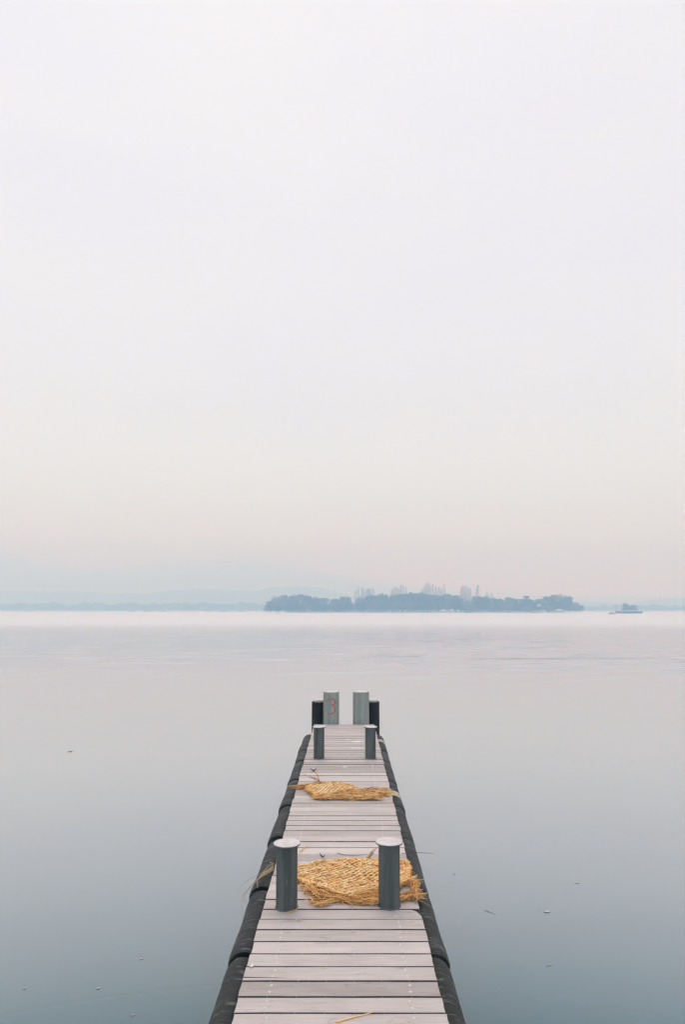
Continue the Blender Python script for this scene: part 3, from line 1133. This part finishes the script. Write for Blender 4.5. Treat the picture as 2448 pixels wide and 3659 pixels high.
# ------------------------------------------------------------------ trees
def crown_mesh(seed, n=2400, lobes=11, flat=1.0, low=.08):
    """a crown of unit height 10 and width about 11: leaf clumps spread through uneven lobes"""
    r_ = random.Random(seed)
    b = MB()
    L = []
    for i in range(lobes):
        a = 2 * PI * i / lobes + r_.uniform(-.4, .4)
        d = r_.uniform(2.0, 3.7)
        z = r_.uniform(2.0, 6.6) * flat
        L.append((Vector((d * math.cos(a), d * math.sin(a), z)), r_.uniform(1.5, 2.3), r_.random()))
    for i in range(4):
        a = PI / 2 * i + r_.uniform(-.5, .5)
        d = r_.uniform(.9, 2.2)
        L.append((Vector((d * math.cos(a), d * math.sin(a), r_.uniform(7.3, 8.3) * flat)), r_.uniform(1.5, 1.9), r_.uniform(.4, 1)))
    L.append((Vector((0, 0, 4.8 * flat)), 3.6, .3))
    for _ in range(n):
        c, rad, tn = r_.choice(L)
        d = Vector((r_.gauss(0, 1), r_.gauss(0, 1), r_.gauss(0, 1))).normalized()
        p = c + d * rad * (r_.random() ** .22) * r_.uniform(.93, 1.05)
        p.z = max(p.z, .25 + 10 * low * r_.random())
        s = r_.uniform(.20, .46)
        u = Vector((r_.gauss(0, 1), r_.gauss(0, 1), r_.gauss(0, .7))).normalized()
        w = u.cross(Vector((r_.gauss(0, 1), r_.gauss(0, 1), r_.gauss(0, 1)))).normalized()
        vs = [p + u * s, p + w * s * .8 + u * s * .2, p - u * s * .9, p - w * s * .8 - u * s * .1]
        b.add(vs, [(0, 1, 2, 3)], min(1, max(0, tn * .75 + r_.uniform(0, .3))))
    return b


def trunk_mesh(seed, h=6.5):
    r_ = random.Random(seed)
    b = MB()
    b.tube([(0, 0, -.3), (.05, 0, h * .3), (r_.uniform(-.2, .2), .1, h * .65), (0, 0, h)], [.34, .27, .2, .1], 7)
    for i in range(6):
        a = 2 * PI * i / 6 + r_.uniform(-.4, .4)
        z = h * r_.uniform(.3, .75)
        b.tube([(0, 0, z), (1.3 * math.cos(a), 1.3 * math.sin(a), z + 1.0), (2.8 * math.cos(a), 2.8 * math.sin(a), z + 2.3)], [.13, .09, .03], 5)
    return b


PROTO = []
CM = ['crown_dark', 'crown_dark', 'crown_mid', 'crown_dark', 'crown_mid', 'crown_grey', 'crown_mid']
first_used = {}
TREE_NAME = {'crown_dark': 'evergreen_tree', 'crown_mid': 'leafy_tree', 'crown_grey': 'winter_tree'}
protos = []
for i, cm in enumerate(CM):
    root = empty(TREE_NAME[cm])
    trunk_mesh(60 + i).build('trunk', M['bark'], root)
    crown_mesh(80 + i, 2400 if cm != 'crown_grey' else 1300, 10 + i % 3).build('crown', M[cm], root)
    protos.append([root, False])

def plant(i, loc, s, rz, label, cat, group):
    root, used = protos[i]
    o = copy_tree(root) if used else root
    protos[i][1] = True
    o.location = loc
    o.scale = s
    o.rotation_euler = (0, 0, rz)
    for k in ('label', 'category', 'group'):
        if k in o:
            del o[k]
    return tag(o, label, cat, group)

# the island
ISL = 700.0
PXM = ISL / F
isl_y = at(1500, 2187.5, ISL).z
mb = MB()
ia, ib = at(948, 2187, ISL).x, at(2098, 2187, ISL).x
n = 70
ring = []
for i in range(n):
    t = 2 * PI * i / n
    rx, ry = (ib - ia) / 2, 38
    ct, st = math.cos(t), math.sin(t)
    e = (abs(ct) ** 4 + abs(st) ** 4) ** -.25
    ring.append(((ia + ib) / 2 + rx * ct * min(e, 1.12) / (1.12 if abs(ct) > .7 else 1) * 1.0, ISL + 30 + ry * st * e + 2.0 * noise.noise(Vector((t * 6, 0, 0)))))
mb.prism(ring, -1.0, .75)
tag(mb.build('island_ground', M['stone']), 'low stone-edged ground of the wooded island', None, None, 'structure')

SKY = [(950, 2166), (965, 2147), (992, 2130), (1034, 2124), (1084, 2125), (1118, 2133), (1164, 2132), (1174, 2141), (1198, 2139), (1237, 2131), (1241, 2145), (1264, 2149), (1283, 2136), (1306, 2122), (1340, 2124), (1375, 2119), (1436, 2122), (1485, 2116), (1529, 2117), (1556, 2127), (1587, 2121), (1632, 2120), (1654, 2131), (1681, 2142), (1712, 2127), (1757, 2134), (1815, 2135), (1873, 2135), (1904, 2137), (1927, 2136), (1980, 2125), (2016, 2120), (2038, 2127), (2047, 2146)]
def sky_y(u):
    for i in range(len(SKY) - 1):
        if SKY[i][0] <= u <= SKY[i + 1][0]:
            s = (u - SKY[i][0]) / (SKY[i + 1][0] - SKY[i][0])
            return SKY[i][1] + (SKY[i + 1][1] - SKY[i][1]) * s
    return SKY[0][1] if u < SKY[0][0] else SKY[-1][1]

rt = random.Random(21)
IG = 'trees of the island wood'
EV = ('dark round-crowned evergreen tree in the hazy wood on the island', 'tree', 'evergreen trees of the island wood')
LE = ('lighter leafy tree among the dark evergreens on the island', 'tree', 'lighter leafy trees of the island wood')
WI = ('pale grey winter tree among the evergreens on the island', 'tree', 'pale winter trees of the island wood')
LAB = {'crown_dark': EV, 'crown_mid': LE, 'crown_grey': WI}

def island_tree(u, ytop, Y, width, i):
    z0 = .6
    p = at(u, 2187, Y)
    h = at(u, ytop, Y).z - z0
    if h < 2:
        return
    s = h / 9.9
    sw = width * Y / F / 9.2
    plant(i, (p.x, Y, z0), (sw, sw, s), rt.uniform(0, 6.28), *LAB[CM[i]])

# skyline trees, wide and tall ones
for u in (968, 992, 1018, 1045, 1072, 1100, 1130, 1158, 1198, 1232, 1262, 1292, 1318, 1345, 1375, 1405, 1436, 1462, 1488, 1515, 1540, 1575, 1600, 1628, 1650, 1682, 1706, 1728, 1758, 1788, 1818, 1842, 1866, 1884, 1905, 1930, 1958, 1984, 2010, 2032):
    wdt = rt.uniform(46, 68)
    yt = min(sky_y(u), sky_y(u - 8) + 4, sky_y(u + 8) + 4)
    if 1245 < u < 1300 or 1890 < u < 1915:
        i = 5
    else:
        i = rt.choice([0, 1, 2, 3, 3, 0, 4, 6, 5])
    if u < 975 or u > 2025:
        wdt = 44
    island_tree(u, yt + rt.uniform(-3, 5), ISL + rt.uniform(12, 34), wdt, i)
# the nearer rank, lower, its crowns hanging to the water
for u in range(966, 2045, 33):
    uu = u + rt.uniform(-8, 8)
    island_tree(uu, sky_y(uu) + rt.uniform(16, 34), ISL + rt.uniform(-2, 6), rt.uniform(38, 54), rt.choice([0, 1, 2, 5, 4, 5, 6, 0, 1, 3]))
# waterside bushes
bush_spec = [(u + rt.uniform(-7, 7)) for u in range(966, 2052, 30)]
bp = None
for u in bush_spec:
    p = at(u, 2187, ISL - 4.5)
    if bp is None:
        o = bp = crown_mesh(140, 420, 7, .55, .0).build('shrub', M['crown_mid'])
    else:
        o = bp.copy(); COL.objects.link(o)
    s = rt.uniform(.40, .62)
    o.location = (p.x, ISL - 4.2, .55)
    o.scale = (s * 1.3, s * .8, s)
    o.rotation_euler = (0, 0, rt.uniform(0, 6))
    tag(o, 'low shrub hanging over the waterline of the island', 'shrub', 'shrubs along the island waterline')
# the pale bushes at the right tip
for k, (u, yt, w) in enumerate(((2058, 2150, 34), (2078, 2162, 26))):
    p = at(u, 2187, ISL + 10)
    h = at(u, yt, ISL + 10).z - .6
    plant(5, (p.x, ISL + 10, .6), (w * PXM / 9.2, w * PXM / 9.2, h / 9.9), k * 2., ('taller pale grey bare bush at the thin tip of the island', 'lowest pale grey bare bush ending the thin tip of the island')[k], 'bush', None)
# the flat-topped tree
u = 1884
p = at(u, 2187, ISL + 16)
h = at(u, 2128, ISL + 16).z - .6
root = tag(empty('flat_topped_tree', (p.x, ISL + 16, .6)), 'flat-topped tree standing clear of the island canopy', 'tree')
b = MB()
b.tube([(0, 0, -.3), (.3, 0, h * .5), (.1, 0, h * .93)], [.35, .25, .12], 7)
for a in range(5):
    b.tube([(.2, 0, h * .75), (.8 * math.cos(a * 1.3), .8 * math.sin(a * 1.3), h * .84), (2 * math.cos(a * 1.3), 2 * math.sin(a * 1.3), h * .92)], [.12, .09, .04], 5)
b.build('trunk', M['bark'], root)
b = MB()
rr = random.Random(5)
for _ in range(380):
    a = rr.uniform(0, 6.28); d = 2.7 * math.sqrt(rr.random())
    z = h * .90 + rr.uniform(-1.6, .9) * (1 - d / 4) + .5 * math.sin(a * 3)
    p3 = Vector((d * math.cos(a), d * math.sin(a), z))
    q1 = Vector((rr.gauss(0, 1), rr.gauss(0, 1), rr.gauss(0, .5))).normalized() * rr.uniform(.3, .7)
    q2 = q1.cross(Vector((rr.gauss(0, 1), rr.gauss(0, 1), rr.gauss(0, 1)))).normalized() * rr.uniform(.3, .6)
    b.add([p3 + q1, p3 + q2, p3 - q1, p3 - q2], [(0, 1, 2, 3)], rr.random())
b.build('crown', M['crown_dark'], root)

# tall bare conifers rising above the wood
def bare_mesh(seed):
    r_ = random.Random(seed)
    t = MB()
    t.tube([(0, 0, -.3), (.05, 0, 8), (.1, .05, 17), (.05, 0, 25)], [.09, .07, .05, .02], 5)
    c = MB()
    n = 220
    for i in range(n):
        z = 6 + 18.3 * (i / n) ** .9
        a = r_.uniform(0, 6.28)
        L = (3.3 * (1 - (z - 4) / 22.5) ** 1.0 + .25) * r_.uniform(.5, 1.15)
        up = r_.uniform(.5, 1.0) * L
        d = Vector((math.cos(a), math.sin(a), 0))
        p0, p1, p2 = Vector((0, 0, z)), Vector((0, 0, z)) + d * L * .55 + Vector((0, 0, up * .35)), Vector((0, 0, z)) + d * L + Vector((0, 0, up))
        c.tube([p0, p1, p2], [.034, .026, .012], 3, r_.random())
        for q in range(2):
            m0 = p0.lerp(p2, r_.uniform(.3, .9))
            e = m0 + Vector((r_.gauss(0, .4), r_.gauss(0, .4), r_.uniform(.3, .9)))
            c.tube([m0, e], [.032, .014], 3, r_.random())
    return t, c

bare = []
for sd in (1, 2, 3):
    root = empty('bare_conifer')
    t_, c_ = bare_mesh(200 + sd)
    t_.build('trunk', M['bare'], root)
    c_.build('branches', M['bare'], root)
    bare.append([root, False])

def bare_tree(u, vtop, Y, wid, label, group, k):
    vtop += (k * 37 % 17) - 5
    wid *= .65 + .8 * ((k * 29 % 13) / 12)
    p = at(u, 2187, Y)
    h = at(u, vtop, Y).z - .6
    r0, used = bare[k % 3]
    o = copy_tree(r0) if used else r0
    bare[k % 3][1] = True
    o.location = (p.x, Y, .6)
    o.scale = (wid * 1.6, wid * 1.6, h / 25)
    o.rotation_euler = (0, 0, k * 1.7)
    for q_ in ('label', 'category', 'group'):
        if q_ in o:
            del o[q_]
    tag(o, label, 'tree', group)

def G1(x):
    return 900 + x * .3827
def G3(x):
    return 1400 + x * .4464
CL = [
    ('tall bare conifer in the loose clump nearest the small dark hump of trees', 'bare conifers of the loose clump',
     [(G1(968), 2112, 1), (G1(994), 2096, .7), (G1(1030), 2097, .6), (G1(1046), 2097, .6), (G1(1078), 2097, .9), (G1(1108), 2090, 1.0), (G1(1135), 2106, 1.0), (G1(1090), 2104, 1)]),
    ('tall bare conifer in the even-topped clump between the loose clump and the tallest clump', 'bare conifers of the even-topped clump',
     [(G1(1312), 2106, .9), (G1(1330), 2093, 1.), (G1(1352), 2089, 1.), (G1(1372), 2091, .9), (G1(1396), 2091, .8), (G1(1416), 2090, .8), (G1(1440), 2090, .8)]),
    ('tall bare conifer in the tallest and widest clump over the middle of the island', 'bare conifers of the tallest clump',
     [(G3(248), 2098, .9), (G3(270), 2082, 1.), (G3(290), 2085, .9), (G3(311), 2084, .9), (G3(331), 2084, .9), (G3(357), 2089, .8), (G3(384), 2089, .8), (G3(404), 2089, .8), (G3(425), 2089, .7)]),
    ('tall bare conifer in the pointed clump beside the lone spire tree', 'bare conifers of the pointed clump',
     [(G3(560), 2098, .8), (G3(575), 2089, .8), (G3(590), 2087, .9), (G3(603), 2082, .9), (G3(620), 2089, .8), (G3(635), 2102, .7)]),
]
kk = 0
for lab, grp, lst in CL:
    for (u, v, wid) in lst:
        bare_tree(u, v, ISL + 20 + (kk * 7 % 13), wid, lab, grp, kk)
        kk += 1
bare_tree(G3(694), 2089, ISL + 24, .95, 'lone spire-shaped bare tree standing apart above the island wood', None, kk); kk += 1
bare_tree(G3(770), 2110, ISL + 26, .9, 'thin faint bare tree beyond the lone spire, the nearer of two', None, kk); kk += 1
bare_tree(G3(803), 2110, ISL + 26, .8, 'thin faint bare tree beyond the lone spire, the farther of two', None, kk)

# trees along the far shore, to the left of the island
rs = random.Random(31)
u = -260
while u < 985:
    v = 2152 + 6 * noise.noise(Vector((u * .012, 2, 0))) + rs.uniform(-3, 8)
    if 226 < u < 250:
        v += 8
    Y = SHORE + rs.uniform(22, 60)
    h = at(u, v, Y).z - .9
    w = rs.uniform(30, 48) * Y / F / 9.2
    plant(rs.choice([0, 1, 2, 3, 4, 6]), (at(u, 2184, Y).x, Y, .9), (w, w, h / 9.9), rs.uniform(0, 6), 'hazy round tree in the long row on the far shore', 'tree', 'trees along the far shore')
    u += rs.uniform(14, 22)
u = 2060
while u < 2700:
    v = 2163 + rs.uniform(-4, 7)
    Y = SHORE + rs.uniform(22, 60)
    h = at(u, v, Y).z - .9
    w = rs.uniform(30, 44) * Y / F / 9.2
    plant(rs.choice([0, 1, 2, 3, 4, 6]), (at(u, 2184, Y).x, Y, .9), (w, w, h / 9.9), rs.uniform(0, 6), 'hazy low tree on the shore behind the pleasure boat', 'tree', 'trees on the shore behind the pleasure boat')
    u += rs.uniform(15, 24)

# ------------------------------------------------------------------ buildings on the island and the far shore
def hip_roof(b, cx, cy, hx, hy, z0, h, over=.5, lift=.35, mi=0):
    """a curved hip roof with lifted corners"""
    n = 4
    rows = []
    for i in range(n + 1):
        s = i / n
        k = (1 - s) ** 1.0
        z = z0 + h * (s ** 1.5)
        ex, ey = hx * .35 + (hx + over - hx * .35) * k, (hy + over) * k + .02
        lf = lift * k ** 4
        rows.append([(cx - ex, cy - ey, z + lf), (cx, cy - ey, z), (cx + ex, cy - ey, z + lf), (cx + ex, cy, z), (cx + ex, cy + ey, z + lf), (cx, cy + ey, z), (cx - ex, cy + ey, z + lf), (cx - ex, cy, z)])
    vs = [p for r_ in rows for p in r_]
    fs = []
    for i in range(n):
        for j in range(8):
            j2 = (j + 1) % 8
            fs.append((i * 8 + j, i * 8 + j2, (i + 1) * 8 + j2, (i + 1) * 8 + j))
    fs.append(tuple(range(7, -1, -1)))
    fs.append(tuple(range(n * 8, n * 8 + 8)))
    b.add(vs, fs, .5, mi)


def pavilion(label, u, v, Y, wid, hgt, z0=.75):
    p = at(u, v, Y)
    root = tag(empty('pavilion', (p.x, Y, z0)), label, 'pavilion')
    hx, hy = wid / 2, wid * .3
    b = MB()
    b.box(-hx, hx, -hy, hy, -.2, hgt * .55)
    b.build('wall', M['wallwhite'], root)
    for i in range(4):
        w = MB()
        x = -hx + wid * (i + .5) / 4
        w.box(x - wid * .06, x + wid * .06, -hy - .03, -hy + .1, hgt * .12, hgt * .45)
        w.build('window', M['glass'], root)
    r_ = MB()
    hip_roof(r_, 0, 0, hx, hy, hgt * .55, hgt * .45, .5)
    r_.build('roof', M['wallwhite'], root)

def island_z(v, Y):
    return max(.75, at(1500, v, Y).z)
pavilion('low white-roofed pavilion at the waterline in the middle of the island', G3(415), 2186, ISL - 8.2, 7.5, 1.9, .7)
pavilion('small square white kiosk at the waterline next to the low pavilion', G3(481), 2186, ISL - 8.2, 4.4, 2.2, .7)
pavilion('small white building showing high among the island trees', G3(1180), 2164, ISL - 6.0, 3.4, 1.6, at(1926, 2166, ISL - 6).z)
pavilion('long pale roofed gallery at the island waterline near its right end', G3(1345), 2180, ISL - 6.5, 8.5, 2.2, .75)

mst = tag(empty('mast', (at(849, 2184, SHORE + 15).x, SHORE + 15, .9)), 'thin white mast on the far shore', 'mast')
b = MB()
b.tube([(0, 0, 0), (0, 0, at(849, 2134, SHORE + 15).z)], [.7, .3], 8)
b.build('pole', M['wallwhite'], mst)

# ------------------------------------------------------------------ boats
def hull(b, L, w, h, rise=.3, mi=0, n=16, draft=.15):
    vs, fs = [], []
    for i in range(n + 1):
        s = -1 + 2 * i / n
        ww = w / 2 * (1 - abs(s) ** 2.6) + .03
        zz = h + rise * abs(s) ** 2.5
        x = s * L / 2
        vs += [(x * .95, -ww * .7, -draft), (x, -ww, zz), (x, ww, zz), (x * .95, ww * .7, -draft)]
    for i in range(n):
        a, c = i * 4, (i + 1) * 4
        fs += [(a, c, c + 1, a + 1), (a + 1, c + 1, c + 2, a + 2), (a + 2, c + 2, c + 3, a + 3)]
    fs += [(0, 1, 2, 3), (n * 4 + 3, n * 4 + 2, n * 4 + 1, n * 4)]
    b.add(vs, fs, .5, mi)


def rowboat(label, u, v, L, hullmat, roofmat=None, group=None, canopy_h=.9, h=.35):
    p = on(u, v, 0)
    root = tag(empty('rowing_boat', (p.x, p.y, 0)), label, 'boat', group)
    b = MB()
    hull(b, L, L * .3, h, L * .05)
    b.build('hull', hullmat, root)
    if roofmat:
        b = MB()
        n = 8
        for sx in (-1, 1):
            for sy in (-1, 1):
                b.tube([(sx * L * .2, sy * L * .1, h * .8), (sx * L * .2, sy * L * .1, canopy_h)], .03, 5)
        vs = []
        for sx in (-1, 1):
            for k in range(n + 1):
                t = PI * k / n
                vs.append((sx * L * .26, L * .14 * math.cos(t), canopy_h - .05 + L * .07 * math.sin(t)))
        fs = [(k, k + 1, n + 2 + k, n + 1 + k) for k in range(n)] + [tuple(range(n + 1)), tuple(range(2 * n + 1, n, -1))]
        b.add(vs, fs)
        b.build('canopy', roofmat, root)
    return root

def K4(x):
    return 1900 + x * .3495
def V4(y):
    return 2100 + y * .3495
rowboat('dark covered rowing boat beside the prow of the pleasure boat', K4(828), V4(271), 3.6, M['boatdark'], M['boatdark'], None, .75, .4)
rowboat('white canopied boat in front of the island near its right end', G3(1150), 2191.5, 5.2, M['boatcream'], M['boatwhite'], None, 1.5, .6)
rowboat('white boat moored against the island beside the canopied boat', G3(1212), 2189.5, 6.5, M['boatwhite'], M['boatwhite'], None, 1.8, .7)
rowboat('small dark boat moored by the white kiosk on the island', G3(620), 2189.5, 6.0, M['boatdark'], None)
for u in (470, 530, 580, 740, 795, 861):
    rowboat('tiny dark boat far off below the tree row on the far shore', u, 2185.2, rs.uniform(7, 14), M['boatdark'], None, 'tiny boats along the far shore', 1, .9)

# the pleasure boat: a broad hull carrying two roofed pavilions
pc = on(K4(1000), V4(262), 0)
SY = pc.y
m_ = SY / F * .3495                  # metres per measured pixel
def BX(x):
    return (x - 1000) * m_
def BZ(y):
    return (262 - y) * m_
ship = tag(empty('pleasure_boat', (pc.x, SY, 0)), 'large pleasure boat with two tiered pavilion roofs on deck', 'boat')
b = MB()
hull(b, BX(1140) - BX(862), 4.6, BZ(243), .35, 0, 20, .3)
b.build('hull', M['boatblue'], ship)
b = MB()
b.box(BX(905), BX(1110), -2.35, 2.35, BZ(243) , BZ(238))
b.build('rail', M['boatwhite'], ship)
def house(x0, x1, y0, y1, dep, wallmat, nwin):
    w = MB()
    w.box(BX(x0), BX(x1), -dep, dep, BZ(y0), BZ(y1))
    wo = w.build('cabin', wallmat, ship)
    step = (BX(x1) - BX(x0)) / nwin
    for i in range(nwin):
        g = MB()
        xa = BX(x0) + step * (i + .2)
        g.box(xa, xa + step * .6, -dep - .04, -dep + .05, BZ(y0) + (BZ(y1) - BZ(y0)) * .3, BZ(y0) + (BZ(y1) - BZ(y0)) * .8)
        g.build('window', M['glass'], wo)
house(925, 1078, 238, 214, 1.9, M['boatwall'], 9)
b = MB(); hip_roof(b, (BX(925) + BX(1078)) / 2, 0, (BX(1078) - BX(925)) / 2, 1.9, BZ(214), BZ(205) - BZ(214), .35, .2)
b.build('roof', M['boatroof'], ship)
house(935, 1000, 206, 190, 1.5, M['boatwall'], 4)
b = MB(); hip_roof(b, BX(967), 0, (BX(1000) - BX(935)) / 2, 1.5, BZ(190), (BZ(180) - BZ(190)) * .8, .75, .3)
b.build('roof', M['boatroof'], ship)
house(948, 988, 182, 172, 1.0, M['boatwall'], 3)
b = MB(); hip_roof(b, BX(967), 0, (BX(988) - BX(948)) / 2, 1.0, BZ(172), (BZ(154) - BZ(172)) * .8, .75, .3)
b.build('roof', M['boatroof'], ship)
house(1022, 1072, 206, 188, 1.4, M['boatwall'], 3)
b = MB(); hip_roof(b, BX(1047), 0, (BX(1072) - BX(1022)) / 2, 1.4, BZ(188), (BZ(168) - BZ(188)) * .75, .8, .3)
b.build('roof', M['boatroof'], ship)
# raised prow ornament and stern staff
b = MB()
b.tube([(BX(880), 0, BZ(250)), (BX(872), 0, BZ(225)), (BX(876), 0, BZ(205)), (BX(884), 0, BZ(188)), (BX(872), 0, BZ(178)), (BX(856), 0, BZ(184))], [.55, .5, .4, .38, .40, .2], 8)
b.tube([(BX(884), 0, BZ(186)), (BX(892), 0, BZ(172))], [.14, .04], 5)
b.build('prow_ornament', M['boatcream'], ship)
b = MB()
b.tube([(BX(1110), 0, BZ(240)), (BX(1122), 0, BZ(215)), (BX(1134), 0, BZ(192))], [.32, .28, .12], 7)
b.build('stern_post', M['boatwhite'], ship)
for xs_, x0, x1 in (((890, 905), 888, 925), ((1090, 1105), 1078, 1108)):
    b = MB()
    for x in xs_:
        b.tube([(BX(x), -1.6, BZ(240)), (BX(x), -1.6, BZ(222))], .05, 5)
    b.tube([(BX(x0), -1.6, BZ(222)), (BX(x1), -1.6, BZ(222))], .05, 5)
    b.build('railing', M['boatwhite'], ship)
